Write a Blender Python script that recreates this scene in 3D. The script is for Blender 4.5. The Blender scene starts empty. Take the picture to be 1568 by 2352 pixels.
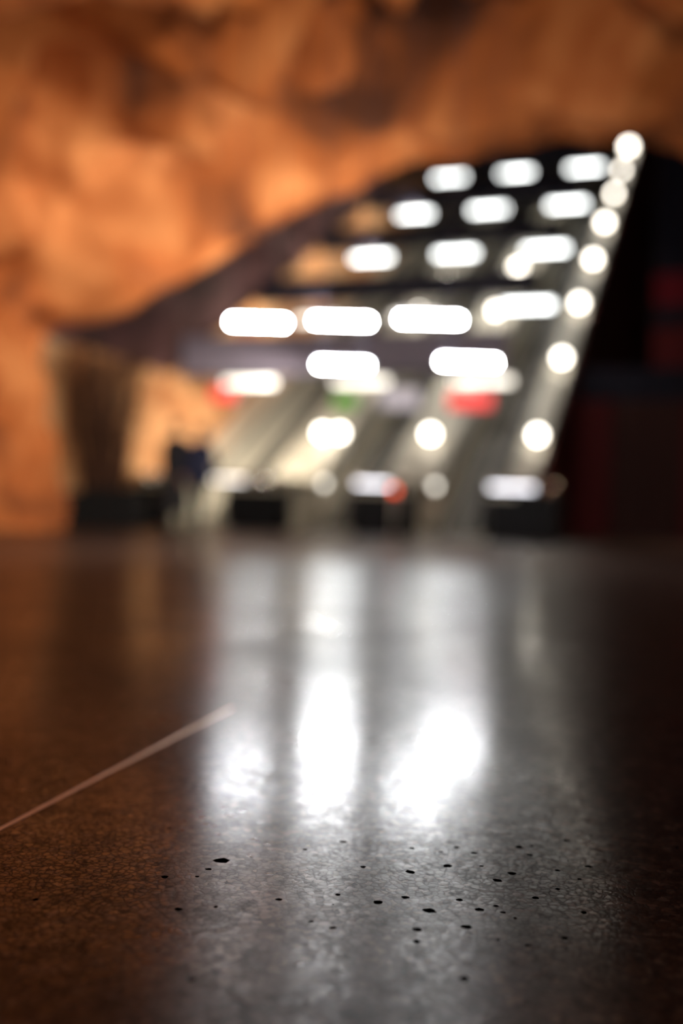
import bpy, bmesh, math, random
from mathutils import Vector, Matrix, noise
C = bpy.context; S = C.scene; COL = S.collection
R = math.radians
# ------------------------------------------------------------------ camera, world, lights, exposure
EYE = 0.45; FPX = 2287.0; ROLL = 0.037
cam_d = bpy.data.cameras.new('camera'); cam = bpy.data.objects.new('camera', cam_d); COL.objects.link(cam); S.camera = cam
cam_d.sensor_fit = 'VERTICAL'; cam_d.sensor_height = 36; cam_d.sensor_width = 24; cam_d.lens = 35.0
cam_d.clip_start = 0.05; cam_d.clip_end = 200
cam.matrix_world = (Matrix.Translation((0, 0, EYE)) @ Matrix.Rotation(R(90) - math.atan((1176 - 1170) / FPX), 4, 'X')
                    @ Matrix.Rotation(ROLL, 4, 'Z'))
cam_d.dof.use_dof = True; cam_d.dof.focus_distance = 1.20; cam_d.dof.aperture_fstop = 1.04
S.view_settings.view_transform = 'Standard'; S.view_settings.look = 'None'
S.view_settings.gamma = 1.0; S.view_settings.use_curve_mapping = False
S.view_settings.exposure = 0.0
S.cycles.use_denoising = True
S.cycles.max_bounces = 6
S.cycles.sample_clamp_indirect = 20
w = bpy.data.worlds.new('world'); S.world = w; w.use_nodes = True
w.node_tree.nodes['Background'].inputs[0].default_value = (0.9, 0.62, 0.45, 1)
w.node_tree.nodes['Background'].inputs[1].default_value = 0.04

def area(name, loc, target, size, power, color, spread=180):
    l = bpy.data.lights.new(name, 'AREA'); l.shape = 'RECTANGLE'; l.size, l.size_y = size
    l.energy = power; l.color = color; l.spread = R(spread)
    o = bpy.data.objects.new(name, l); COL.objects.link(o); o.location = loc
    o.rotation_euler = (Vector(target) - Vector(loc)).to_track_quat('-Z', 'Y').to_euler()
    return o
# warm floods added out of view, without fixtures, to wash the near rock vault
area('added_rock_flood', (-0.6, 4.2, 2.3), (-4.3, 14, 1.4), (2.0, 0.5), 85, (1.0, 0.80, 0.60), 75)
area('added_rock_flood', (5.6, 13.6, 2.2), (-2.6, 14.5, 4.2), (0.5, 0.3), 90, (1.0, 0.88, 0.72), 60)
area('added_rock_flood', (2.2, 5.0, 4.7), (-0.8, 15, 4.5), (0.7, 0.3), 105, (1.0, 0.80, 0.58), 100)
# bare uplights added beneath the arch, separate from the hall lamps, to brighten its rock
for x, y, z, p in ((-1.7, 13.4, 2.6, 9), (0.5, 13.4, 3.2, 7), (3.4, 13.4, 3.8, 5)):
    area('added_uplight', (x, y, z), (x - 0.6, y + 2.3, z + 2.2), (0.6, 0.12), p, (1.0, 0.92, 0.82), 125)
area('added_floor_light', (9.5, 16.0, 5.0), (8.0, 17.0, 0), (1.0, 0.3), 90, (1.0, 0.62, 0.42), 100)  # unseen warm light added to brighten the floor at far right
# bare area lights added in the far hall to brighten its left rock wall
area('added_wall_washer', (-0.7, 18.6, 2.8), (-2.4, 22.0, 1.5), (1.2, 0.3), 120, (1.0, 0.90, 0.76), 90)
for k, (u, v, z) in enumerate(((5.6, -3.3, 5.4), (9.7, -3.3, 7.8), (14.0, -3.3, 10.3))):
    a_ = math.radians(19); X = 0.768 + u * math.sin(a_) + v * math.cos(a_); Y = 18.3 + u * math.cos(a_) - v * math.sin(a_)
    area('added_wall_washer', (X, Y, z), (X - 1.9, Y + 0.5, z + .3), (1.0, 0.15), 60, (1.0, 0.88, 0.74), 150)

# ------------------------------------------------------------------ geometry frames
def ray(px, py):
    x = px - 784; y = py - 1170
    X = x * math.cos(ROLL) + y * math.sin(ROLL); Y = -x * math.sin(ROLL) + y * math.cos(ROLL)
    return Vector((X / FPX, 1, -Y / FPX))
def at(px, py, Y):                       # world point seen at a pixel, at depth Y
    r = ray(px, py) * Y; r.z += EYE; return r
def ground(px, py):
    r = ray(px, py); r = r * (EYE / -r.z); r.z = 0; return r
AZ = R(19); TAN = math.tan(R(30))
FOOT = Vector((0.768, 18.3, 0)); DU = Vector((math.sin(AZ), math.cos(AZ), 0)); DV = Vector((math.cos(AZ), -math.sin(AZ), 0))
def P(u, v, z): return FOOT + DU * u + DV * v + Vector((0, 0, z))
U1 = 1.5
def rise(u): return max(0.0, (u - U1) * TAN)
ESC_M = Matrix((( DV.x, DU.x, 0, FOOT.x), (DV.y, DU.y, 0, FOOT.y), (0, 0, 1, 0), (0, 0, 0, 1)))   # local (v,u,z)

# ------------------------------------------------------------------ materials
def mat(name, color, rough=0.5, metal=0.0, emit=None, estr=0.0, vary=0.12, scale=6.0, bump=0.02, coat=0.0):
    m = bpy.data.materials.new(name); m.use_nodes = True; nt = m.node_tree; b = nt.nodes['Principled BSDF']
    b.inputs['Roughness'].default_value = rough; b.inputs['Metallic'].default_value = metal
    b.inputs['Coat Weight'].default_value = coat
    tc = nt.nodes.new('ShaderNodeTexCoord'); n = nt.nodes.new('ShaderNodeTexNoise'); n.inputs['Scale'].default_value = scale
    n.inputs['Detail'].default_value = 5
    nt.links.new(tc.outputs['Object'], n.inputs['Vector'])
    mx = nt.nodes.new('ShaderNodeMix'); mx.data_type = 'RGBA'
    mx.inputs[6].default_value = (*[c * (1 - vary) for c in color], 1); mx.inputs[7].default_value = (*[min(1, c * (1 + vary)) for c in color], 1)
    nt.links.new(n.outputs['Fac'], mx.inputs[0]); nt.links.new(mx.outputs[2], b.inputs['Base Color'])
    bp = nt.nodes.new('ShaderNodeBump'); bp.inputs['Strength'].default_value = bump; bp.inputs['Distance'].default_value = 0.02
    nt.links.new(n.outputs['Fac'], bp.inputs['Height']); nt.links.new(bp.outputs['Normal'], b.inputs['Normal'])
    if emit:
        b.inputs['Emission Color'].default_value = (*emit, 1); b.inputs['Emission Strength'].default_value = estr
    return m

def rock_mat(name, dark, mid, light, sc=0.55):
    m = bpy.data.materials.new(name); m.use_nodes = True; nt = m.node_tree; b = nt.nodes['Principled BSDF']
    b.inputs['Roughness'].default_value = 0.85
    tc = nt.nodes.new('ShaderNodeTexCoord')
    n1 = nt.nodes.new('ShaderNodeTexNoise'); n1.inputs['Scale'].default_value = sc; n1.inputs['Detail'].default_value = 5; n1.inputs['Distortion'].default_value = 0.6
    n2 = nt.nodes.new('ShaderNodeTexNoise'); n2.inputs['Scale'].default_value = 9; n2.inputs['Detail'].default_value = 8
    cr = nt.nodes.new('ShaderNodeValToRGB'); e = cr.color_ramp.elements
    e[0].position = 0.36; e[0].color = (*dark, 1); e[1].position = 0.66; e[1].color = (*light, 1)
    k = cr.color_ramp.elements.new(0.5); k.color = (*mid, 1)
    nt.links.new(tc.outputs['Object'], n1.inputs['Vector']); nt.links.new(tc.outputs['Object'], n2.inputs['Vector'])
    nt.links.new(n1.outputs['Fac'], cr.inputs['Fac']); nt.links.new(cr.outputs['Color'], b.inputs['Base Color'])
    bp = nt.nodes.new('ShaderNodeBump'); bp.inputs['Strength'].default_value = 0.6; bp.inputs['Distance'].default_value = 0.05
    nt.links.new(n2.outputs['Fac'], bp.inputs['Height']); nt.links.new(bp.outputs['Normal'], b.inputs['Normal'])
    return m

def floor_mat():
    m = bpy.data.materials.new('polished_terrazzo'); m.use_nodes = True; nt = m.node_tree; N = nt.nodes; L = nt.links; b = N['Principled BSDF']
    tc = N.new('ShaderNodeTexCoord')
    wn = N.new('ShaderNodeTexNoise'); wn.inputs['Scale'].default_value = 160; wn.inputs['Detail'].default_value = 3
    L.new(tc.outputs['Object'], wn.inputs['Vector'])
    ad = N.new('ShaderNodeMixRGB'); ad.blend_type = 'LINEAR_LIGHT'; ad.inputs[0].default_value = 0.0035
    L.new(tc.outputs['Object'], ad.inputs[1]); L.new(wn.outputs['Color'], ad.inputs[2])
    v1 = N.new('ShaderNodeTexVoronoi'); v1.inputs['Scale'].default_value = 105; L.new(ad.outputs[0], v1.inputs['Vector'])
    v2 = N.new('ShaderNodeTexVoronoi'); v2.inputs['Scale'].default_value = 42; L.new(ad.outputs[0], v2.inputs['Vector'])
    ve = N.new('ShaderNodeTexVoronoi'); ve.feature = 'DISTANCE_TO_EDGE'; ve.inputs['Scale'].default_value = 105; L.new(ad.outputs[0], ve.inputs['Vector'])
    big = N.new('ShaderNodeTexNoise'); big.inputs['Scale'].default_value = 2.2; big.inputs['Detail'].default_value = 6; L.new(tc.outputs['Object'], big.inputs['Vector'])
    s1 = N.new('ShaderNodeSeparateColor'); L.new(v1.outputs['Color'], s1.inputs[0])
    s2 = N.new('ShaderNodeSeparateColor'); L.new(v2.outputs['Color'], s2.inputs[0])
    # chips: mostly dark, a few pale
    cr = N.new('ShaderNodeValToRGB'); e = cr.color_ramp.elements
    e[0].position = 0.0; e[0].color = (0.017, 0.012, 0.011, 1); e[1].position = 1.0; e[1].color = (0.16, 0.12, 0.10, 1)
    k = e.new(0.55); k.color = (0.038, 0.027, 0.023, 1); k = e.new(0.88); k.color = (0.11, 0.070, 0.055, 1)
    L.new(s1.outputs[0], cr.inputs['Fac'])
    cr2 = N.new('ShaderNodeValToRGB'); e = cr2.color_ramp.elements
    e[0].position = 0.25; e[0].color = (0.6, 0.6, 0.6, 1); e[1].position = 0.9; e[1].color = (1.3, 1.2, 1.15, 1)
    L.new(s2.outputs[1], cr2.inputs['Fac'])
    mu = N.new('ShaderNodeMixRGB'); mu.blend_type = 'MULTIPLY'; mu.inputs[0].default_value = 1; L.new(cr.outputs[0], mu.inputs[1]); L.new(cr2.outputs[0], mu.inputs[2])
    L.new(mu.outputs[0], b.inputs['Base Color'])
    # gloss: chips take a different polish from the matrix between them
    mr = N.new('ShaderNodeMapRange'); mr.inputs[1].default_value = 0; mr.inputs[2].default_value = 1; mr.inputs[3].default_value = 0.08; mr.inputs[4].default_value = 0.17
    L.new(s1.outputs[1], mr.inputs[0])
    mr2 = N.new('ShaderNodeMapRange'); mr2.inputs[1].default_value = 0.3; mr2.inputs[2].default_value = 0.7; mr2.inputs[3].default_value = -0.04; mr2.inputs[4].default_value = 0.06
    L.new(big.outputs['Fac'], mr2.inputs[0])
    sm = N.new('ShaderNodeMath'); sm.operation = 'ADD'; L.new(mr.outputs[0], sm.inputs[0]); L.new(mr2.outputs[0], sm.inputs[1])
    L.new(sm.outputs[0], b.inputs['Coat Roughness']); b.inputs['Coat Weight'].default_value = 0.35
    tv = N.new('ShaderNodeCombineXYZ'); tv.inputs[1].default_value = 1.0; L.new(tv.outputs[0], b.inputs['Tangent']); b.inputs['Anisotropic'].default_value = 0.9
    rb = N.new('ShaderNodeMath'); rb.operation = 'MULTIPLY_ADD'; rb.inputs[1].default_value = 1.4; rb.inputs[2].default_value = 0.17; L.new(sm.outputs[0], rb.inputs[0]); L.new(rb.outputs[0], b.inputs['Roughness'])
    b.inputs['IOR'].default_value = 1.5
    # relief: joint around chips, chip tilt, scratches
    ms = N.new('ShaderNodeMapRange'); ms.inputs[1].default_value = 0; ms.inputs[2].default_value = 0.22; ms.interpolation_type = 'SMOOTHSTEP'; L.new(ve.outputs['Distance'], ms.inputs[0])
    for sock, lo, hi_ in (('Specular IOR Level', 0.22, 0.62), ('Coat Weight', 0.08, 0.48)):     # dull matrix between the polished chips
        q = N.new('ShaderNodeMapRange'); q.inputs[1].default_value = 0; q.inputs[2].default_value = 1; q.inputs[3].default_value = lo; q.inputs[4].default_value = hi_
        sh = N.new('ShaderNodeMapRange'); sh.inputs[1].default_value = 0.0; sh.inputs[2].default_value = 1; sh.inputs[3].default_value = 0.65; sh.inputs[4].default_value = 1.2
        L.new(s2.outputs[0], sh.inputs[0]); mm_ = N.new('ShaderNodeMath'); mm_.operation = 'MULTIPLY'; L.new(ms.outputs[0], q.inputs[0]); L.new(q.outputs[0], mm_.inputs[0]); L.new(sh.outputs[0], mm_.inputs[1])
        L.new(mm_.outputs[0], b.inputs[sock])
    fn = N.new('ShaderNodeTexNoise'); fn.inputs['Scale'].default_value = 220; fn.inputs['Detail'].default_value = 4; L.new(tc.outputs['Object'], fn.inputs['Vector'])
    fm = N.new('ShaderNodeMath'); fm.operation = 'MULTIPLY'; fm.inputs[1].default_value = 1.6; L.new(fn.outputs['Fac'], fm.inputs[0])
    cm = N.new('ShaderNodeMath'); cm.operation = 'MULTIPLY'; cm.inputs[1].default_value = 1.1; L.new(s1.outputs[2], cm.inputs[0])
    a1 = N.new('ShaderNodeMath'); a1.operation = 'ADD'; L.new(ms.outputs[0], a1.inputs[0]); L.new(fm.outputs[0], a1.inputs[1])
    a2 = N.new('ShaderNodeMath'); a2.operation = 'ADD'; L.new(a1.outputs[0], a2.inputs[0]); L.new(cm.outputs[0], a2.inputs[1])
    bp = N.new('ShaderNodeBump'); bp.inputs['Strength'].default_value = 0.22; bp.inputs['Distance'].default_value = 0.00017
    L.new(a2.outputs[0], bp.inputs['Height']); L.new(bp.outputs['Normal'], b.inputs['Normal']); L.new(bp.outputs['Normal'], b.inputs['Coat Normal'])
    return m

M = {}
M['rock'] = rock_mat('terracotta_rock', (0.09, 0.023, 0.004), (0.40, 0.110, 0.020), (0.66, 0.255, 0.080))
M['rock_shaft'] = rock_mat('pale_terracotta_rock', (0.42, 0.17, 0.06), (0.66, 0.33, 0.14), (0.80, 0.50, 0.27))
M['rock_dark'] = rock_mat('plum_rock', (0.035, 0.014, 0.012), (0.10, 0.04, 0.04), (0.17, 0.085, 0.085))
M['floor'] = floor_mat()
M['pit'] = mat('pit_dark', (0.004, 0.003, 0.003), 0.95); M['pit'].node_tree.nodes['Principled BSDF'].inputs['Specular IOR Level'].default_value = 0.0
M['brass'] = mat('joint_strip', (0.95, 0.72, 0.55), 0.42, 0.6)
M['steel'] = mat('brushed_steel', (0.62, 0.58, 0.50), 0.30, 0.85, bump=0.01)
M['chrome'] = mat('polished_steel', (0.80, 0.79, 0.76), 0.12, 1.0, bump=0.0)
M['cream'] = mat('cream_panel', (0.52, 0.48, 0.38), 0.45, 0.2)
M['black'] = mat('black_lacquer', (0.004, 0.004, 0.005), 0.7); M['black'].node_tree.nodes['Principled BSDF'].inputs['Specular IOR Level'].default_value = 0.2
M['rubber'] = mat('black_rubber', (0.012, 0.012, 0.012), 0.5)
M['step'] = mat('grey_step_metal', (0.17, 0.165, 0.15), 0.45, 0.6)
M['navy'] = mat('navy_painted_steel', (0.018, 0.020, 0.040), 0.5)
M['lavender'] = mat('grey_lavender_board', (0.17, 0.15, 0.20), 0.6)
M['red_board'] = mat('dark_red_board', (0.110, 0.012, 0.014), 0.6)
M['brown_board'] = mat('dark_brown_board', (0.050, 0.017, 0.014), 0.6)
M['navy_board'] = mat('dark_navy_board', (0.014, 0.013, 0.024), 0.6)
M['red_band'] = mat('crimson_band', (0.16, 0.008, 0.018), 0.5)
for n_ in ('red_board', 'brown_board', 'navy_board', 'red_band'): M[n_].node_tree.nodes['Principled BSDF'].inputs['Specular IOR Level'].default_value = 0.12
M['housing'] = mat('lamp_housing', (0.25, 0.25, 0.26), 0.4, 0.5)
M['tube_cool'] = mat('cool_white_diffuser', (0.9, 0.9, 0.9), 0.4, emit=(0.96, 0.98, 1.0), estr=340)
M['tube_white'] = mat('white_diffuser', (0.9, 0.9, 0.9), 0.4, emit=(0.97, 1.0, 0.98), estr=9)
M['tube_soft'] = mat('soft_warm_diffuser', (0.9, 0.9, 0.85), 0.4, emit=(1.0, 0.93, 0.80), estr=3.2)
M['globe'] = mat('warm_globe_glass', (0.9, 0.9, 0.85), 0.3, emit=(1.0, 0.92, 0.80), estr=15)
M['edge_glint'] = mat('painted_edge_glint', (0.8, 0.8, 0.8), 0.3, emit=(0.93, 0.93, 1.0), estr=5.0)  # emission stands in for the highlight on the steel deck ends
M['edge_glint_dim'] = mat('dim_painted_edge_glint', (0.8, 0.8, 0.8), 0.3, emit=(1.0, 0.95, 0.9), estr=3.2)
M['signal_white'] = mat('white_signal_lens', (0.8, 0.8, 0.8), 0.3, emit=(1.0, 0.95, 0.82), estr=4.0)
M['sign_red'] = mat('red_sign_face', (0.6, 0.03, 0.03), 0.4, emit=(1.0, 0.06, 0.05), estr=1.1)
M['sign_green'] = mat('green_sign_face', (0.1, 0.3, 0.05), 0.4, emit=(0.16, 0.50, 0.05), estr=0.45)
M['sign_grey'] = mat('pale_sign_face', (0.6, 0.58, 0.62), 0.4, emit=(0.8, 0.75, 0.85), estr=0.35)
M['red_lamp'] = mat('red_signal_lens', (0.6, 0.03, 0.03), 0.3, emit=(1.0, 0.10, 0.03), estr=5)
M['twig'] = mat('dark_twig_bark', (0.055, 0.020, 0.008), 0.9)
M['skin'] = mat('skin', (0.45, 0.26, 0.18), 0.5)
M['coat_black'] = mat('black_wool', (0.012, 0.012, 0.014), 0.9, scale=60)
M['coat_navy'] = mat('navy_cloth', (0.008, 0.012, 0.040), 0.85, scale=60)
M['trousers_black'] = mat('black_trousers', (0.010, 0.010, 0.011), 0.9, scale=60)
M['trousers_grey'] = mat('greenish_grey_trousers', (0.018, 0.022, 0.020), 0.9, scale=60)
M['hair_dark'] = mat('dark_hair', (0.012, 0.008, 0.006), 0.6, scale=80)
M['hair_brown'] = mat('brown_hair', (0.04, 0.02, 0.012), 0.6, scale=80)
M['shoe_pale'] = mat('pale_shoe', (0.55, 0.55, 0.52), 0.35)

# ------------------------------------------------------------------ helpers
def link(name, bm, m, parent=None, smooth=False, matrix=None):
    me = bpy.data.meshes.new(name); bm.to_mesh(me); bm.free()
    for mm in (m if isinstance(m, (list, tuple)) else [m]): me.materials.append(mm)
    if smooth:
        for p in me.polygons: p.use_smooth = True
    o = bpy.data.objects.new(name, me); COL.objects.link(o)
    if matrix is not None: o.matrix_world = matrix
    if parent: o.parent = parent
    return o
def tag(o, label=None, cat=None, group=None, kind=None):
    if label: o['label'] = label
    if cat: o['category'] = cat
    if group: o['group'] = group
    if kind: o['kind'] = kind
    return o
def thing(name, label, cat, loc, group=None, rotz=0.0):
    o = bpy.data.objects.new(name, None); COL.objects.link(o); o.location = loc; o.rotation_euler = (0, 0, rotz); o.empty_display_size = 0.2
    return tag(o, label, cat, group)
def bx(bm, c, s, mtx=None, bev=0.0):
    r = bmesh.ops.create_cube(bm, size=1.0); vs = r['verts']
    bmesh.ops.scale(bm, vec=s, verts=vs); bmesh.ops.translate(bm, vec=c, verts=vs)
    if bev > 0:
        es = list({e for v in vs for e in v.link_edges})
        g = bmesh.ops.bevel(bm, geom=es, offset=bev, segments=2, affect='EDGES', profile=0.5); vs = list({v for f in g['faces'] for v in f.verts} | {v for v in vs if v.is_valid})
    if mtx is not None: bmesh.ops.transform(bm, matrix=mtx, verts=vs)
    return vs
def cyl(bm, a, b, r1, r2=None, n=12):
    a = Vector(a); b = Vector(b); d = b - a; r2 = r1 if r2 is None else r2
    q = d.to_track_quat('Z', 'Y').to_matrix().to_4x4(); q.translation = (a + b) / 2
    bmesh.ops.create_cone(bm, cap_ends=True, segments=n, radius1=r1, radius2=r2, depth=d.length, matrix=q)
def ball(bm, c, r, n=12, sc=(1, 1, 1)):
    bmesh.ops.create_uvsphere(bm, u_segments=n * 2, v_segments=n, radius=r, matrix=Matrix.Translation(c) @ Matrix.Diagonal((*sc, 1)))
def prism(bm, pts, v0, v1):              # outline in (u,z) extruded across v, in local (v,u,z)
    a = [bm.verts.new((v0, u, z)) for u, z in pts]; b = [bm.verts.new((v1, u, z)) for u, z in pts]
    bm.faces.new(a); bm.faces.new(b[::-1]); n = len(pts)
    for i in range(n): bm.faces.new((a[i], b[i], b[(i + 1) % n], a[(i + 1) % n])[::-1])
    bmesh.ops.recalc_face_normals(bm, faces=bm.faces)
def copy_tree(o, parent=None):
    c = o.copy(); COL.objects.link(c)
    if parent: c.parent = parent
    for ch in [k for k in S.objects if k.parent == o]: copy_tree(ch, c)
    return c
ROTZ = -AZ

# ------------------------------------------------------------------ structure: floor
def make_floor():
    rnd = random.Random(5)
    big = [(986,2093,13),(510,1977,12),(867,2073,9),(1175,2007,8),(1101,2090,8),(1071,2130,9),(957,2136,8),(956,2164,8),(1230,2063,7),(1341,2097,8),
           (941,2003,8),(1028,1990,8),(1142,2023,8),(1192,1946,7),(1216,1964,6),(1221,1944,5),(1300,1931,6),(1089,1960,6),(1049,1947,6),(945,1949,6),(833,1992,5),
           (931,2062,7),(1055,2068,6),(1203,2062,7),(1280,2000,5),(1281,2043,5),(1351,1991,7),(1139,2082,5),(1155,2097,5),(1183,2110,5),(1297,2156,8),(1067,2250,9),
           (1144,2160,5),(1211,2173,5),(788,1934,7),(80,2067,7),(408,2089,8),(452,2014,4),(377,2015,7),(495,2084,5),(639,2067,6),(714,2118,6),(765,2132,6),(439,2252,9),
           (478,1997,5),(775,2056,5),(700,1952,4),(1012,1958,4),(1330,2020,4),(1105,1990,4)]
    pits = []
    for x, y, r in big:
        g = ground(x, y); pits.append((g.x, g.y, max(1.35 * r * g.y / FPX, 0.002)))
    for i in range(34):
        g = (rnd.uniform(-0.3, 0.55), rnd.uniform(0.9, 2.3)); pits.append((g[0], g[1], rnd.uniform(0.0010, 0.0040) ))
    keep = []
    for p in pits:
        if all((p[0] - q[0]) ** 2 + (p[1] - q[1]) ** 2 > (p[2] + q[2] + 0.006) ** 2 for q in keep): keep.append(p)
    bm = bmesh.new()
    def loop(pts):
        vs = [bm.verts.new(p) for p in pts]
        return vs, [bm.edges.new((vs[i], vs[(i + 1) % len(vs)])) for i in range(len(vs))]
    edges = []
    _, e = loop([(-0.9, 0.6, 0), (1.1, 0.6, 0), (1.1, 2.8, 0), (-0.9, 2.8, 0)]); edges += e; inner = _
    rims = []
    for x, y, r in keep:
        n = 10; ph = rnd.uniform(0, 6.28); el = rnd.uniform(0.7, 1.25)
        pts = []
        for k in range(n):
            a = k / n * 2 * math.pi; rr = r * rnd.uniform(0.75, 1.15)
            X = math.cos(a) * rr; Y = math.sin(a) * rr * el
            pts.append((x + X * math.cos(ph) - Y * math.sin(ph), y + X * math.sin(ph) + Y * math.cos(ph), 0))
        v, e = loop(pts); edges += e; rims.append((v, x, y, r))
    bmesh.ops.triangle_fill(bm, use_beauty=True, use_dissolve=False, edges=edges)
    rim_of = {v: i for i, (vs, *_r) in enumerate(rims) for v in vs}
    for f in list(bm.faces):                       # open the holes
        k = {rim_of.get(v, -1) for v in f.verts}
        if len(k) == 1 and -1 not in k: bm.faces.remove(f)
    for v, x, y, r in rims:
        prev = v
        for f_, dz in ((0.93, -0.7), (0.6, -1.4)):
            cur = [bm.verts.new((x + (p.co.x - x) * f_, y + (p.co.y - y) * f_, r * dz)) for p in v]
            for i in range(len(v)):
                f = bm.faces.new((prev[i], prev[(i + 1) % len(v)], cur[(i + 1) % len(v)], cur[i])); f.material_index = 1
            prev = cur
        f = bm.faces.new(prev); f.material_index = 1
    # surrounding slab
    a, b, c, d = inner
    O = [bm.verts.new(p) for p in ((-14, -6, 0), (20, -6, 0), (20, 60, 0), (-14, 60, 0))]
    bm.faces.new((O[0], O[1], b, a)); bm.faces.new((O[1], O[2], c, b)); bm.faces.new((O[2], O[3], d, c)); bm.faces.new((O[3], O[0], a, d))
    for f in bm.faces:
        f.normal_update()
        if f.material_index == 0 and f.normal.z < 0: f.normal_flip()
    o = link('floor', bm, [M['floor'], M['pit']]); tag(o, 'dark polished terrazzo floor with small black pits', kind='structure')
    # metal divider strip let into the floor
    g0 = ground(0, 1905); g1 = ground(430, 1680); dr = (g1 - g0).normalized(); nr = Vector((-dr.y, dr.x, 0))
    bm = bmesh.new(); A = g0 - dr * 1.6; B = g1 + dr * 0.25
    wv = 0.0042
    for z, flip in ((0.0006, False),):
        q = [bm.verts.new(p + Vector((0, 0, z))) for p in (A - nr * wv, B - nr * wv, B + nr * wv, A + nr * wv)]
        q2 = [bm.verts.new(p.co - Vector((0, 0, 0.006))) for p in q]
        bm.faces.new(q)
        for i in range(4): bm.faces.new((q[i], q2[i], q2[(i + 1) % 4], q[(i + 1) % 4]))
    s = link('divider_strip', bm, M['brass'], o); s['label'] = 'pale metal strip let into the dark floor'
    return o
floor = make_floor()

# ------------------------------------------------------------------ structure: near rock vault
LIP = [(-4.05, -0.1)]
for px, py in [(158,1150),(150,1060),(140,980),(128,900),(122,830),(130,770),(190,745),(260,715),(330,680),(400,640),(470,585),(540,545),(620,515),(700,475),(780,430),(860,395),(940,378),(1020,370),(1100,362),(1200,350),(1300,335),(1400,322),(1480,322),(1560,345)]:
    p = at(px, py, 15.0); LIP.append((p.x, p.z))
LIP += [(5.9, 5.25), (6.9, 4.6), (7.8, 3.6), (8.2, 2.4), (8.3, 1.0), (8.3, -0.1)]
def resample(pts, n):
    d = [0]
    for a, b in zip(pts, pts[1:]): d.append(d[-1] + math.dist(a, b))
    out = []; j = 0
    for i in range(n):
        t = d[-1] * i / (n - 1)
        while j < len(pts) - 2 and d[j + 1] < t: j += 1
        f = (t - d[j]) / max(1e-9, d[j + 1] - d[j]); f = min(1, max(0, f))
        out.append((pts[j][0] + (pts[j + 1][0] - pts[j][0]) * f, pts[j][1] + (pts[j + 1][1] - pts[j][1]) * f))
    return out
def ridged(p):
    v = 0; a = 1; f = 1
    for _ in range(4):
        v += a * (1 - abs(noise.noise(p * f) * 2)); a *= 0.5; f *= 2.1
    return v
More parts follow.
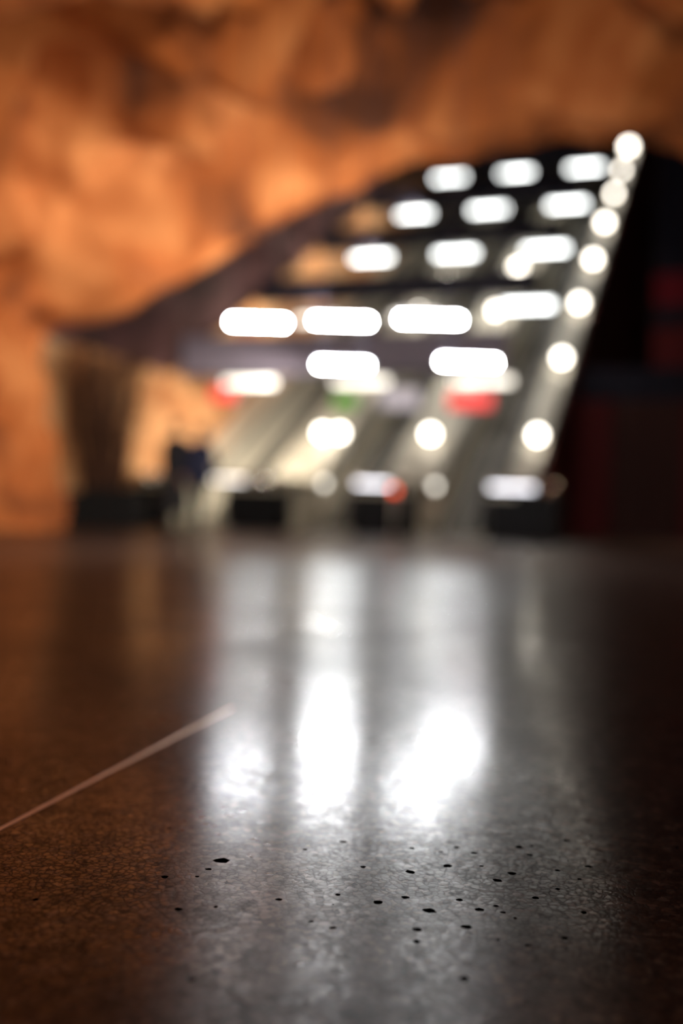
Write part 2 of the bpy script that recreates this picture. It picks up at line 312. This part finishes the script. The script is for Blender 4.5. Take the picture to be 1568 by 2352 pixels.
def make_vault():
    NA, NS = 230, 170
    prof = resample(LIP, NA)
    cx = 1.6
    # hollows and bulges of the cut rock: (profile position 0..1 by x/z point, depth Y, radius across, radius along, outward depth)
    feats = []
    def feat(px, py, Y, ra, rs, dep): q = at(px, py, Y); feats.append((q.x, q.z, Y, ra, rs, dep))
    bm = bmesh.new(); grid = []
    H = [(215,480,14.3,.75,.5,.75),(610,300,14.0,.8,.45,.75),(860,232,13.9,1.1,.35,.85),(1180,80,13.4,1.5,.6,1.1),(60,240,13.4,.8,.6,.7),(90,150,13.0,.7,.5,.7),
         (250,320,13.9,.9,.5,.8),(40,640,14.2,.5,.5,.5),
         (480,480,14.8,1.0,.35,-.35),(760,360,14.8,1.2,.35,-.35),(1020,290,14.7,1.2,.3,-.25),(600,250,13.9,.9,.25,-.35),(250,600,14.8,.8,.4,-.3),(100,420,14.2,.6,.6,-.25),(900,110,13.3,1.6,.3,-.35),(1500,110,13.4,.5,.8,-.35)]
    for j in range(NS):
        t = (j / (NS - 1)) ** 1.6 * 19.5                       # distance from the lip back towards and past the camera
        f = 1 + 0.26 * (1 - math.exp(-t / 2.2)) + 0.004 * t
        row = []
        for i, (x, z) in enumerate(prof):
            X = cx + (x - cx) * (1 + (f - 1) * 0.8); Z = z * f
            Y = 15.0 - t
            rad = Vector((X - cx, 0, Z - 1.0)); rad.normalize()
            P0 = Vector((X, Y, Z))
            amp = min(1.0, 0.25 + t * 0.6)
            k = ridged(Vector((X * 0.42 + Y * .22, Y * 0.75, Z * 0.42 - X * .18)) + Vector((7, 3, 1))) - 1.0
            k += 0.9 * math.sin((t + 0.35 * noise.noise(Vector((X, Z, 5)) * 0.7) * 2 + X * 0.22) * 2 * math.pi / 1.7 + 2.6)
            n2 = noise.noise(Vector((X * 1.3, Y * 2.0, Z * 1.3))) * 0.20 + noise.noise(Vector((X, Y, Z)) * 4.1) * 0.05
            disp = (-k * 0.50 + n2 * 1.6) * amp
            row.append([P0, rad, disp, t])
        grid.append(row)
    # place each feature by the view ray onto the undisplaced surface
    import itertools
    for px, py, Y, ra, rs, dep in H:
        r = ray(px, py).normalized(); best = None
        for j in range(0, NS, 2):
            for i in range(0, NA, 2):
                d = grid[j][i][0] - Vector((0, 0, EYE)); q = d.normalized().dot(r)
                if grid[j][i][3] < 9 and (best is None or q > best[0]): best = (q, j, i)
        feats.append((grid[best[1]][best[2]][0].copy(), grid[best[1]][best[2]][3], ra, rs, dep))
    V = []
    for row in grid:
        vr = []
        for P0, rad, disp, t in row:
            for fp, ft, ra, rs, dep in feats:
                d2 = ((P0 - fp).length_squared - (t - ft) ** 2) / ra ** 2 + ((t - ft) / (rs * 1.3)) ** 2
                if d2 < 9: disp += 1.8 * dep * math.exp(-d2 * 0.7) * min(1, t * 1.6)
            q = P0 + rad * disp
            if P0.z < 0.3: q.z = min(q.z, P0.z)
            vr.append(bm.verts.new(q))
        V.append(vr)
    # outer skin so the arch has thickness at its lip
    back = [bm.verts.new(Vector((cx + (x - cx) * 1.18, 15.35, (z if z < 0.2 else z * 1.16 + 0.2)))) for x, z in prof]
    back2 = [bm.verts.new(Vector((cx + (x - cx) * 2.0, 15.6, (z if z < 0.2 else z * 2.0 + 0.5)))) for x, z in prof]
    for j in range(NS - 1):
        for i in range(NA - 1): bm.faces.new((V[j][i], V[j][i + 1], V[j + 1][i + 1], V[j + 1][i]))
    for A, B in ((back, V[0]), (back2, back)):
        for i in range(NA - 1): bm.faces.new((A[i], A[i + 1], B[i + 1], B[i]))
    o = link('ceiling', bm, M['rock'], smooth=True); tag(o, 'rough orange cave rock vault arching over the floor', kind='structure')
make_vault()

# ------------------------------------------------------------------ structure: shaft rock walls (left), far end, right side
def rock_sheet(name, m, fn, n1, n2, amp, sc, normal, label):
    bm = bmesh.new(); V = []
    for i in range(n1):
        r = []
        for j in range(n2):
            q = fn(i / (n1 - 1), j / (n2 - 1))
            dsp = (ridged(q * sc) - 1.0) * amp + noise.noise(q * 2.3) * amp * 0.4
            r.append(bm.verts.new(q + normal * dsp))
        V.append(r)
    for i in range(n1 - 1):
        for j in range(n2 - 1): bm.faces.new((V[i][j], V[i + 1][j], V[i + 1][j + 1], V[i][j + 1]))
    bmesh.ops.recalc_face_normals(bm, faces=bm.faces)
    return tag(link(name, bm, m, smooth=True), label, kind='structure')
def lower_left(a, b):
    u = -7 + a * 42; top = 3.25 + rise(u)
    return P(u, -5.35 - 0.5 * (b ** 2) * 0, -0.1 + (top + 0.1) * b)
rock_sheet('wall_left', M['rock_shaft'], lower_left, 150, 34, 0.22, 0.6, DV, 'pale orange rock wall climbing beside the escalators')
def upper_left(a, b):
    u = -9 + a * 45; top = 3.1 + rise(u)
    return P(u, -5.55 - 0.35 * b, top + b * 9)
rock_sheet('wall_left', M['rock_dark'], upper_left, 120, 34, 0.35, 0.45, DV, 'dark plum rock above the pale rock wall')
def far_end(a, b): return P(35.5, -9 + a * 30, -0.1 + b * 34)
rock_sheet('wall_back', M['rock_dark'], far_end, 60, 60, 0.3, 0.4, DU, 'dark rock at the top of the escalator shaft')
def roof(a, b):
    u = -2.2 + a * 40; return P(u, -9 + b * 30, 8.0 + max(0, u + 2) * TAN)
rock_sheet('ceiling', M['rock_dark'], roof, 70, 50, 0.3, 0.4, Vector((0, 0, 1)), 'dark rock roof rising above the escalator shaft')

def make_right_wall():
    root = bpy.data.objects.new('wall_right', None); COL.objects.link(root); tag(root, 'dark red and navy boarded side of the rising escalator shaft', kind='structure')
    rnd = random.Random(3); mats = ['brown_board', 'red_board', 'brown_board', 'brown_board', 'red_board', 'brown_board']
    u = 0.95; k = 0
    while u < 34.5:                                      # boards along the escalator flank, tops follow the slope
        wv = 0.9; t0 = 0.95 + rise(u); t1 = 0.95 + rise(u + wv)
        bm = bmesh.new(); d = rnd.uniform(0, 0.03)
        prism(bm, [(u + .015, 0.0), (u + wv - .015, 0.0), (u + wv - .015, t1), (u + .015, t0)], 2.50 + d, 2.56 + d)
        link('panel', bm, M[mats[k % 6]], root, matrix=ESC_M.copy()); u += wv; k += 1
    v = 2.62; k = 0
    while v < 15:                                        # boards of the hall wall to the right
        wv = 0.85; top = 4.2 if v < 3.9 else 9.5
        zs = [(0, 3.4, mats[(k + 1) % 6]), (3.42, 4.2, 'navy_board')] + ([(4.22, 5.2, 'red_board'), (5.22, 5.7, 'navy_board'), (5.72, 6.5, 'red_band'), (6.52, 9.5, 'navy_board')] if top > 5 else [])
        for z0, z1, mm in zs:
            bm = bmesh.new(); bx(bm, (v + wv / 2, 8 + rnd.uniform(0, .04), (z0 + z1) / 2), (wv - .03, .06, z1 - z0))
            link('panel', bm, M[mm], root, matrix=ESC_M.copy())
        v += wv; k += 1
make_right_wall()

# ------------------------------------------------------------------ escalators
INC = math.atan(TAN)
U_TOP = 33.0
def slope_profile(lo, hi, u0, u2):           # closed (u,z) band following landing then slope
    top = [(u0, hi), (U1, hi), (u2, hi + rise(u2))]
    bot = [(u2, lo + rise(u2)), (U1, lo), (u0, lo)]
    return top + bot
step_me = None
def make_escalator(vc, wdt, label):
    global step_me
    t = thing('escalator', label, 'escalator', P(0, vc, 0), 'escalators climbing the shaft', ROTZ)
    bm = bmesh.new(); prism(bm, slope_profile(-0.75, -0.25, -0.1, U_TOP), -wdt / 2, wdt / 2); link('truss', bm, M['black'], t)
    bm = bmesh.new(); bx(bm, (0, 0.35, 0.006), (wdt - .1, 0.9, 0.014), bev=.004)
    for i in range(16): bx(bm, (-wdt / 2 + .1 + i * (wdt - .2) / 15, 0.83, 0.018), (0.012, 0.14, 0.012))
    link('comb_plate', bm, M['steel'], t)
    if step_me is None:
        bm = bmesh.new(); prism(bm, [(0, -.2), (0, .0), (.03, .02), (.40, .02), (.40, -.02), (.06, -.2)], -.5, .5)
        for i in range(9): bx(bm, (-.44 + i * .11, .21, .026), (.03, .38, .012))
        for i in range(9): bx(bm, (-.44 + i * .11, -.004, -.09), (.03, .012, .18))
        step_me = bpy.data.meshes.new('step'); bm.to_mesh(step_me); bm.free(); step_me.materials.append(M['step'])
    n = int((U_TOP - U1) / 0.4)
    for i in range(n):
        s = bpy.data.objects.new('step', step_me); COL.objects.link(s); s.parent = t
        s.location = (0, 1.0 + i * 0.4, max(0.03, (i - 1) * 0.4 * TAN)); s.scale = ((wdt - .25) / 1.0, 1, 1.15)
    for sd in (-1, 1):
        x = sd * (wdt / 2 - .04)
        bm = bmesh.new()
        pts = [(-.05, .12), (-.15, .4), (-.12, .68), (.02, .84), (U1, .88), (U_TOP, .88 + rise(U_TOP)), (U_TOP, -.2 + rise(U_TOP)), (U1, 0.0), (-.05, 0.0)]
        prism(bm, pts, x - .045, x + .045); link('balustrade', bm, M['cream'], t)
        bm = bmesh.new()
        pts = [(-.10, .10), (-.24, .4), (-.20, .74), (-.02, .93), (U1, .97), (U_TOP, .97 + rise(U_TOP)), (U_TOP, .90 + rise(U_TOP)), (U1, .89), (.02, .85), (-.13, .68), (-.16, .4), (-.06, .13)]
        prism(bm, pts, x - .05, x + .05); link('handrail', bm, M['rubber'], t)
        bm = bmesh.new()
        prism(bm, slope_profile(0.03, 0.2, 0.3, U_TOP), x - sd * .075 - .012, x - sd * .075 + .012); link('skirt', bm, M['steel'], t)
    return t
ESC = [(-3.72, 1.34, 'left escalator behind the two walkers, grey steps between cream sides'),
       (-1.20, 1.30, 'middle escalator under the green sign, grey steps between cream sides'),
       (1.25, 1.30, 'right escalator under the bright red sign, grey steps between cream sides')]
for a in ESC: make_escalator(*a)

def make_median(vc, w0, w1, label, group='decks between the escalators', narrow=None, strip=None):
    t = thing('escalator_deck', label, 'escalator deck', P(0, 0, 0), group, ROTZ)
    bm = bmesh.new(); prism(bm, slope_profile(0.0, 0.76, -0.35, U_TOP), vc - w0, vc + (w1 if narrow is None else narrow))
    link('plinth', bm, M['black'], t)
    if narrow is not None:
        bm = bmesh.new(); prism(bm, [(-.35, 0), (-.35, .98), (.9, .98), (.9, 0)], vc + narrow + .01, vc + w1); link('end_box', bm, M['black'], t)
    bm = bmesh.new(); prism(bm, slope_profile(0.762, 1.02, -0.30, U_TOP), vc - w0 - .02, vc + (w1 if narrow is None else narrow) + .02); link('deck_plate', bm, M['cream'], t)
    bm = bmesh.new(); cyl(bm, (vc - w0, -0.38, 0.93), (vc + w1, -0.38, 0.93), 0.10, n=20)
    link('bullnose', bm, M['chrome'], t, smooth=True)
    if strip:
        bm = bmesh.new(); bx(bm, (vc - w0 + strip[0], -.49, .93), (strip[1], .02, .055), bev=.004); link('glint_bar', bm, M[strip[2]], t)  # glowing bar in place of a bullnose highlight, no lamp here
    for i in range(3):
        bm = bmesh.new(); ww = (w0 + w1) / 3; bx(bm, (vc - w0 + ww * (i + .5), -.36, .38), (ww - .02, .03, .70), bev=.006)
        link('front_panel', bm, M['black'], t)
    for i in range(13):
        u = U1 + 0.6 + i * 2.4
        bm = bmesh.new(); q = Matrix.Translation((vc + (w1 - w0) / 2, u, 1.03 + rise(u))) @ Matrix.Rotation(INC, 4, 'X')
        bx(bm, (-(w1 - (w1 if narrow is None else narrow)) / 2, 0, 0), (w0 + (w1 if narrow is None else narrow) - .06, 0.06, 0.03), mtx=q, bev=.006); link('cover_strip', bm, M['steel'], t)
    return t
make_median(-4.80, .30, .30, 'narrow cream deck left of the left escalator, beside the orange rock wall')
make_median(-2.55, .42, .62, 'cream deck with black front between the left and middle escalators', strip=(-.05, .85, 'edge_glint_dim'))
make_median(0.02, .50, .50, 'cream deck with black front between the middle and right escalators', strip=(.40, .62, 'edge_glint'))
make_median(2.36, .36, .80, 'cream deck with black front along the dark boarded wall on the right', narrow=.10, strip=(.42, .75, 'edge_glint'))

# ------------------------------------------------------------------ deck lamps
def make_lamp(u, v, label, group, r=.115):
    t = thing('globe_lamp', label, 'lamp', P(u, v, 1.045 + rise(u)), group, ROTZ)
    bm = bmesh.new(); cyl(bm, (0, 0, -.02), (0, 0, .03), .09, .07, 16); link('base', bm, M['steel'], t, True)
    bm = bmesh.new(); cyl(bm, (0, 0, .03), (0, 0, .10), .03, n=12); link('stem', bm, M['steel'], t, True)
    bm = bmesh.new(); ball(bm, (0, 0, .095 + r), r, 10); link('globe', bm, M['globe'], t, True)
    return t
ords = ['lowest', 'second', 'third', 'fourth', 'fifth', 'sixth', 'seventh', 'topmost']
for k, u in enumerate([3.0, 6.75, 10.3, 13.95, 17.8, 21.6, 25.3, 29.5]):
    lab = ords[k] + (' globe lamp' if k in (0, 7) else ' globe lamp from the bottom') + ' on the right-hand deck by the boarded wall'
    make_lamp(u, 2.34 - .004 * u, lab, 'globe lamps climbing the right-hand deck', (.115, .12, .125, .13, .14, .12, .115, .18)[k])
for k, u in enumerate([3.0, 6.75, 9.95, 13.35]):
    make_lamp(u, 0.08, ords[k] + ' globe lamp from the bottom on the deck between middle and right escalators', 'globe lamps on the inner decks', .15 if k == 3 else .115)
for k, u in enumerate([3.0, 6.75, 9.95, 13.1]):
    make_lamp(u, -2.12 if k else -1.96, ords[k] + ' globe lamp from the bottom on the deck between left and middle escalators', 'globe lamps on the inner decks')
# second lamp beside the lowest one left of the middle
t = make_lamp(3.0, -2.36, 'globe lamp standing left of the lowest lamp on deck between left and middle escalators', 'globe lamps on the inner decks')

# ------------------------------------------------------------------ transverse beams with tube lamps
def tube_lamp(loc, ln, dia, mname, label, group, rods=1.2, rot=ROTZ, name='tube_lamp'):
    t = thing(name, label, 'lamp', loc, group, rot)
    bm = bmesh.new(); bx(bm, (0, 0, dia * .8), (ln + .06, dia * 1.2, dia * .5), bev=.01); hs = link('housing', bm, M['housing'], t)
    bm = bmesh.new(); cyl(bm, (-ln / 2, 0, 0), (ln / 2, 0, 0), dia / 2, n=16); link('diffuser', bm, M[mname], t, True)
    for s in (-1, 1):
        bm = bmesh.new(); bx(bm, (s * (ln / 2 + .015), 0, dia * .3), (.03, dia * 1.2, dia * 1.6), bev=.008); link('end_cap', bm, M['housing'], hs)
        if rods:
            bm = bmesh.new(); cyl(bm, (s * ln * .38, 0, dia), (s * ln * .38, 0, dia + rods), .005, n=8); link('suspension_rod', bm, M['navy'], t)
    return t
COLS = [(-3.45, 'left'), (-1.0, 'middle'), (1.45, 'right')]
rows = [1.5, 5.4, 9.5, 13.85, 18.6]; hi = ['lowest', 'second', 'third', 'fourth', 'topmost']
for k, u in enumerate(rows):
    zb = 3.0 + rise(u)
    b = thing('hanging_beam', hi[k] + (' dark' if k else ' grey lavender') + (' crossbeam' if k in (0, 4) else ' crossbeam from the bottom') + ' hanging across the escalator shaft', 'beam', P(u, -1.0, zb), 'beams crossing the shaft', ROTZ)
    bm = bmesh.new(); bx(bm, (-.6, .12, .62), (7.0, .22, .82 if k == 0 else .55), bev=.02); link('girder', bm, M['lavender' if k == 0 else 'navy'], b)
    bm = bmesh.new(); bx(bm, (-.6, .12, .20 if k == 0 else .33), (7.02, .28, .03)); link('flange', bm, M['navy'], b)
    for x in (-3.8, -1.6, .6, 2.7):
        bm = bmesh.new(); cyl(bm, (x, .12, .8), (x, .12, 4.6), .015, n=8); link('hanger', bm, M['navy'], b)
    if k: area('added_deck_light', P(u, -.9, zb - .05), P(u, -.9, 0), (5.6, .12), 70, (1.0, 0.95, 0.86), 160).rotation_euler.rotate_axis('Z', 0.0)  # bare area light added below the tubes to brighten decks and steps
    for v, nm in COLS:
        if k == 1 and v > 1: v += .22
        drop = .15 if (k == 1 and v < 1) else -.03
        tube_lamp(P(u, v, zb - drop), 1.1 if k else 1.15, .13, 'tube_soft' if k == 0 or (k == 1 and v < 1) else 'tube_white',
                  'tube lamp under the %s crossbeam, over the %s escalator' % (hi[k] if k in (0, 4) else hi[k] + '-lowest', nm), 'tube lamps under the crossbeams', rods=.12 + max(0, drop))

# bright hall luminaires near the arch
for (px, py, Y, ln), nm in zip([(593,741,10.5,.57),(785,738,10.5,.58),(987,734,10.5,.63)], ['left end', 'middle', 'right end']):
    tube_lamp(at(px, py, Y), ln, .045, 'tube_cool', 'dazzling white tube lamp at the %s of the row of three' % nm, 'three bright hall tube lamps', rods=4.3, rot=-.06)
for (px, py, Y, ln), nm in zip([(787,839,11,.54),(1075,832,11,.60)], ['left', 'right']):
    tube_lamp(at(px, py, Y), ln, .045, 'tube_cool', 'dazzling white tube lamp hung lower, %s one of the pair' % nm, 'pair of low bright tube lamps', rods=4.6, rot=-.04)

# ------------------------------------------------------------------ hanging signs
def sign(px, py, Y, wd, ht, mname, label, rod):
    t = thing('hanging_sign', label, 'sign', at(px, py, Y), 'signs above the escalator entries', ROTZ)
    bm = bmesh.new(); bx(bm, (0, .06, 0), (wd + .06, .10, ht + .06), bev=.01); cs = link('case', bm, M['housing'], t)
    bm = bmesh.new(); bx(bm, (0, 0, 0), (wd, .03, ht), bev=.008); link('sign_face', bm, M[mname], cs)
    for s in (-1, 1):
        bm = bmesh.new(); cyl(bm, (s * wd * .35, .06, ht / 2), (s * wd * .35, .06, ht / 2 + rod), .012, n=8); link('suspension_rod', bm, M['housing'], t)
sign(512, 905, 19.2, .50, .26, 'sign_red', 'dim red sign hanging over the left escalator by the orange wall', .9)
sign(1079, 920, 17.8, .78, .28, 'sign_red', 'bright red sign hanging over the right escalator', .9)
sign(792, 922, 18.4, .46, .28, 'sign_green', 'small green sign hanging over the middle escalator', .9)
sign(918, 915, 18.2, .70, .34, 'sign_grey', 'pale grey sign hanging between the green and the bright red sign', .9)

# signal posts at the entries
def signal(px, py, Y, mname, label, rad):
    q = at(px, py, Y); t = thing('signal_post', label, 'signal lamp', (q.x, q.y, 0), 'signal posts before the escalators', ROTZ)
    bm = bmesh.new(); cyl(bm, (0, 0, 0), (0, 0, .02), .11, n=20); link('foot', bm, M['steel'], t, True)
    bm = bmesh.new(); cyl(bm, (0, 0, .02), (0, 0, q.z - rad), .022, n=12); link('pole', bm, M['steel'], t, True)
    bm = bmesh.new(); cyl(bm, (0, .05, q.z), (0, -.02, q.z), rad + .02, n=20); lc = link('lamp_case', bm, M['housing'], t, True)
    bm = bmesh.new(); cyl(bm, (0, -.02, q.z), (0, -.035, q.z), rad, n=20); link('lens', bm, M[mname], lc, True)
signal(745, 1110, 18.1, 'signal_white', 'dim white signal lamp on a post before the middle escalator', .06)
signal(1000, 1116, 17.2, 'signal_white', 'dim white signal lamp on a post before the right escalator', .06)
signal(906, 1126, 17.3, 'red_lamp', 'small red signal lamp before the deck between middle and right escalators', .05)

# ------------------------------------------------------------------ twig bundle in black planter, left
def make_bundle():
    q = ground(250, 1208); q = Vector((q.x * 17.6 / q.y, 17.6, 0))
    t = thing('twig_bundle', 'tall dark bundle of upright twigs in a black box by the cave arch', 'plant', (q.x - .05, q.y, 0))
    bm = bmesh.new(); bx(bm, (0, 0, .3), (1.25, .8, .6), bev=.02); link('planter_box', bm, M['black'], t)
    bm = bmesh.new(); bx(bm, (.12, 0, .64), (.85, .7, .08), bev=.02); link('planter_rim', bm, M['black'], t)
    rnd = random.Random(8)
    shared = []
    for s in range(6):
        bm = bmesh.new(); p = Vector((0, 0, 0)); r = .022; L = 2.7
        for k in range(6):
            n = p + Vector((rnd.uniform(-.05, .05), rnd.uniform(-.05, .05), L / 6)); cyl(bm, p, n, r, r * .85, 6)
            if k > 1:
                e = p + Vector((rnd.uniform(-.3, .3), rnd.uniform(-.3, .3), .45)); cyl(bm, p, e, r * .5, r * .25, 5)
            p = n; r *= .85
        me = bpy.data.meshes.new('branch'); bm.to_mesh(me); bm.free(); me.materials.append(M['twig']); shared.append(me)
    for i in range(80):
        o = bpy.data.objects.new('branch', rnd.choice(shared)); COL.objects.link(o); o.parent = t
        a = rnd.uniform(0, 6.28); rr = rnd.uniform(0, 1) ** .5
        o.location = (math.cos(a) * rr * .36 - .10, math.sin(a) * rr * .26, .6)
        o.rotation_euler = (-math.sin(a) * rr * .17, math.cos(a) * rr * .17, 0)
        s = rnd.uniform(.75, 1.0); o.scale = (1, 1, s)
make_bundle()

# ------------------------------------------------------------------ people
def tube_into(bm, pts, rads, n=8):
    rings = []
    for i, p in enumerate(pts):
        p = Vector(p); d = (Vector(pts[min(i + 1, len(pts) - 1)]) - Vector(pts[max(i - 1, 0)])).normalized(); q = d.to_track_quat('Z', 'Y')
        rings.append([bm.verts.new(p + q @ Vector((math.cos(k / n * 6.2832) * rads[i], math.sin(k / n * 6.2832) * rads[i], 0))) for k in range(n)])
    for a, b in zip(rings, rings[1:]):
        for k in range(n): bm.faces.new((a[k], a[(k + 1) % n], b[(k + 1) % n], b[k]))
    bm.faces.new(rings[0][::-1]); bm.faces.new(rings[-1])
def make_person(loc, rotz, h, stride, top, legs, shoes, hair, label, coat=False, arm_swing=1.0):
    t = thing('person', label, 'person', loc, 'pair walking to the escalators', rotz)
    k = h / 1.75
    J = {'pelvis': (0, 0, .95, .135, .105), 'waist': (0, 0, 1.10, .130, .10), 'chest': (0, .01, 1.30, .165, .115), 'neckb': (0, 0, 1.46, .085, .075), 'neck': (0, .01, 1.53, .055, .055),
         'head0': (0, .02, 1.60, .075, .085), 'head1': (0, .02, 1.69, .075, .09)}
    E = [('pelvis', 'waist'), ('waist', 'chest'), ('chest', 'neckb'), ('neckb', 'neck'), ('neck', 'head0'), ('head0', 'head1')]
    hands = {}
    for s, nm in ((-1, 'l'), (1, 'r')):
        f = s * stride
        J['hip' + nm] = (s * .09, 0, .90, .105, .105); J['knee' + nm] = (s * .10, .17 * f + .03, .50, .072, .072)
        J['ank' + nm] = (s * .10, .24 * f - (.04 if f < 0 else 0), .085 if f > 0 else .12, .048, .048)
        J['toe' + nm] = (s * .115, .24 * f + .16, .045 if f > 0 else .05, .040, .035)
        J['sh' + nm] = (s * .185, 0, 1.42, .062, .062); J['elb' + nm] = (s * .235, -.12 * f * arm_swing - .02, 1.13, .045, .045)
        J['wr' + nm] = (s * .245, -.20 * f * arm_swing + .05, .89, .028, .030); J['palm' + nm] = (s * .245, -.21 * f * arm_swing + .07, .82, .020, .038)
        E += [('pelvis', 'hip' + nm), ('hip' + nm, 'knee' + nm), ('knee' + nm, 'ank' + nm), ('ank' + nm, 'toe' + nm), ('neckb', 'sh' + nm), ('sh' + nm, 'elb' + nm), ('elb' + nm, 'wr' + nm), ('wr' + nm, 'palm' + nm)]
        hands[nm] = Vector(J['palm' + nm][:3])
    bm = bmesh.new(); sk = bm.verts.layers.skin.verify(); V = {}
    for n, (x, y, z, rx, ry) in J.items():
        v = bm.verts.new((x * k, y * k, z * k)); v[sk].radius = (rx * k, ry * k); V[n] = v
    V['pelvis'][sk].use_root = True
    for a, b in E: bm.edges.new((V[a], V[b]))
    me = bpy.data.meshes.new('tmp'); bm.to_mesh(me); bm.free(); tmp = bpy.data.objects.new('tmp', me); COL.objects.link(tmp)
    m1 = tmp.modifiers.new('s', 'SKIN'); m1.use_smooth_shade = True; m2 = tmp.modifiers.new('d', 'SUBSURF'); m2.levels = 2; m2.render_levels = 2
    dg = C.evaluated_depsgraph_get(); ev = tmp.evaluated_get(dg); body = bpy.data.meshes.new_from_object(ev)
    bpy.data.objects.remove(tmp)
    bm = bmesh.new(); bm.from_mesh(body)
    for nm, s in (('l', -1), ('r', 1)):                 # five fingers per hand
        p = hands[nm]
        for i, (dy, ln) in enumerate(((.028, .070), (.010, .080), (-.009, .074), (-.027, .058))):
            a = (p + Vector((0, dy, 0))) * k
            tube_into(bm, [a, a + Vector((-s * .004, .006, -.035)) * k, a + Vector((-s * .014, .012, -.035 - ln * .45)) * k, a + Vector((-s * .030, .012, -.03 - ln * .8)) * k], [.009 * k, .0085 * k, .008 * k, .006 * k])
        a = (p + Vector((0, .03, .035))) * k
        tube_into(bm, [a, a + Vector((-s * .012, .026, -.022)) * k, a + Vector((-s * .020, .032, -.05)) * k], [.011 * k, .010 * k, .008 * k])
    # face: nose, ears, eyes, mouth
    tube_into(bm, [Vector((0, .095, 1.665)) * k, Vector((0, .118, 1.635)) * k, Vector((0, .10, 1.62)) * k], [.008 * k, .014 * k, .012 * k])
    for s in (-1, 1): ball(bm, Vector((s * .080, .015, 1.645)) * k, .028 * k, 5, (.35, .6, 1)); ball(bm, Vector((s * .032, .093, 1.66)) * k, .012 * k, 5)
    ball(bm, Vector((0, .098, 1.59)) * k, .02 * k, 5, (1.2, .4, .3))
    for f in bm.faces:
        f.smooth = True; c = f.calc_center_median() / k
        arm = abs(c.x) > .17
        if c.z > 1.50: f.material_index = 0
        elif arm and c.z < .90: f.material_index = 0
        elif c.z > .93: f.material_index = 1
        elif c.z > .10: f.material_index = 2
        else: f.material_index = 3
    me = bpy.data.meshes.new('body'); bm.to_mesh(me); bm.free()
    for mm in (M['skin'], top, legs, shoes): me.materials.append(mm)
    o = bpy.data.objects.new('body', me); COL.objects.link(o); o.parent = t
    bm = bmesh.new()
    bmesh.ops.create_uvsphere(bm, u_segments=24, v_segments=16, radius=.105 * k, matrix=Matrix.Translation(Vector((0, .005, 1.675)) * k) @ Matrix.Diagonal((.93, 1.03, 1.12, 1)))
    for v in list(bm.verts):
        if v.co.y > .045 * k and v.co.z < 1.715 * k: bm.verts.remove(v)
        elif v.co.z < 1.60 * k: bm.verts.remove(v)
    link('hair', bm, hair, t, True)
    # coat: open shell over hips and trunk
    bm = bmesh.new(); prof = [(.80 if not coat else .26, .235 if not coat else .26, .20), (1.0, .225, .18), (1.12, .21, .165), (1.30, .225, .17), (1.42, .205, .145), (1.50, .10, .09)]
    rings = []
    for z, rx, ry in prof:
        rings.append([bm.verts.new((math.cos(a / 24 * 6.2832) * rx * k, math.sin(a / 24 * 6.2832) * ry * k, z * k)) for a in range(24)])
    for A, B in zip(rings, rings[1:]):
        for i in range(24): bm.faces.new((A[i], A[(i + 1) % 24], B[(i + 1) % 24], B[i]))
    link('coat', bm, top, t, True)
    return t
pA = ground(397, 1208); pB = ground(453, 1214)
pa = Vector((pA.x * 16.9 / pA.y, 16.9, 0)); pb = Vector((pB.x * 16.7 / pB.y, 16.7, 0))
make_person(pa, -.25, 1.84, .45, M['coat_black'], M['trousers_black'], M['black'], M['hair_dark'], 'person in long black coat walking away, nearer the twig bundle', True)
make_person(pb, -.3, 1.76, -.9, M['coat_navy'], M['trousers_grey'], M['shoe_pale'], M['hair_brown'], 'person in navy jacket and grey trousers walking away, nearer the escalators')
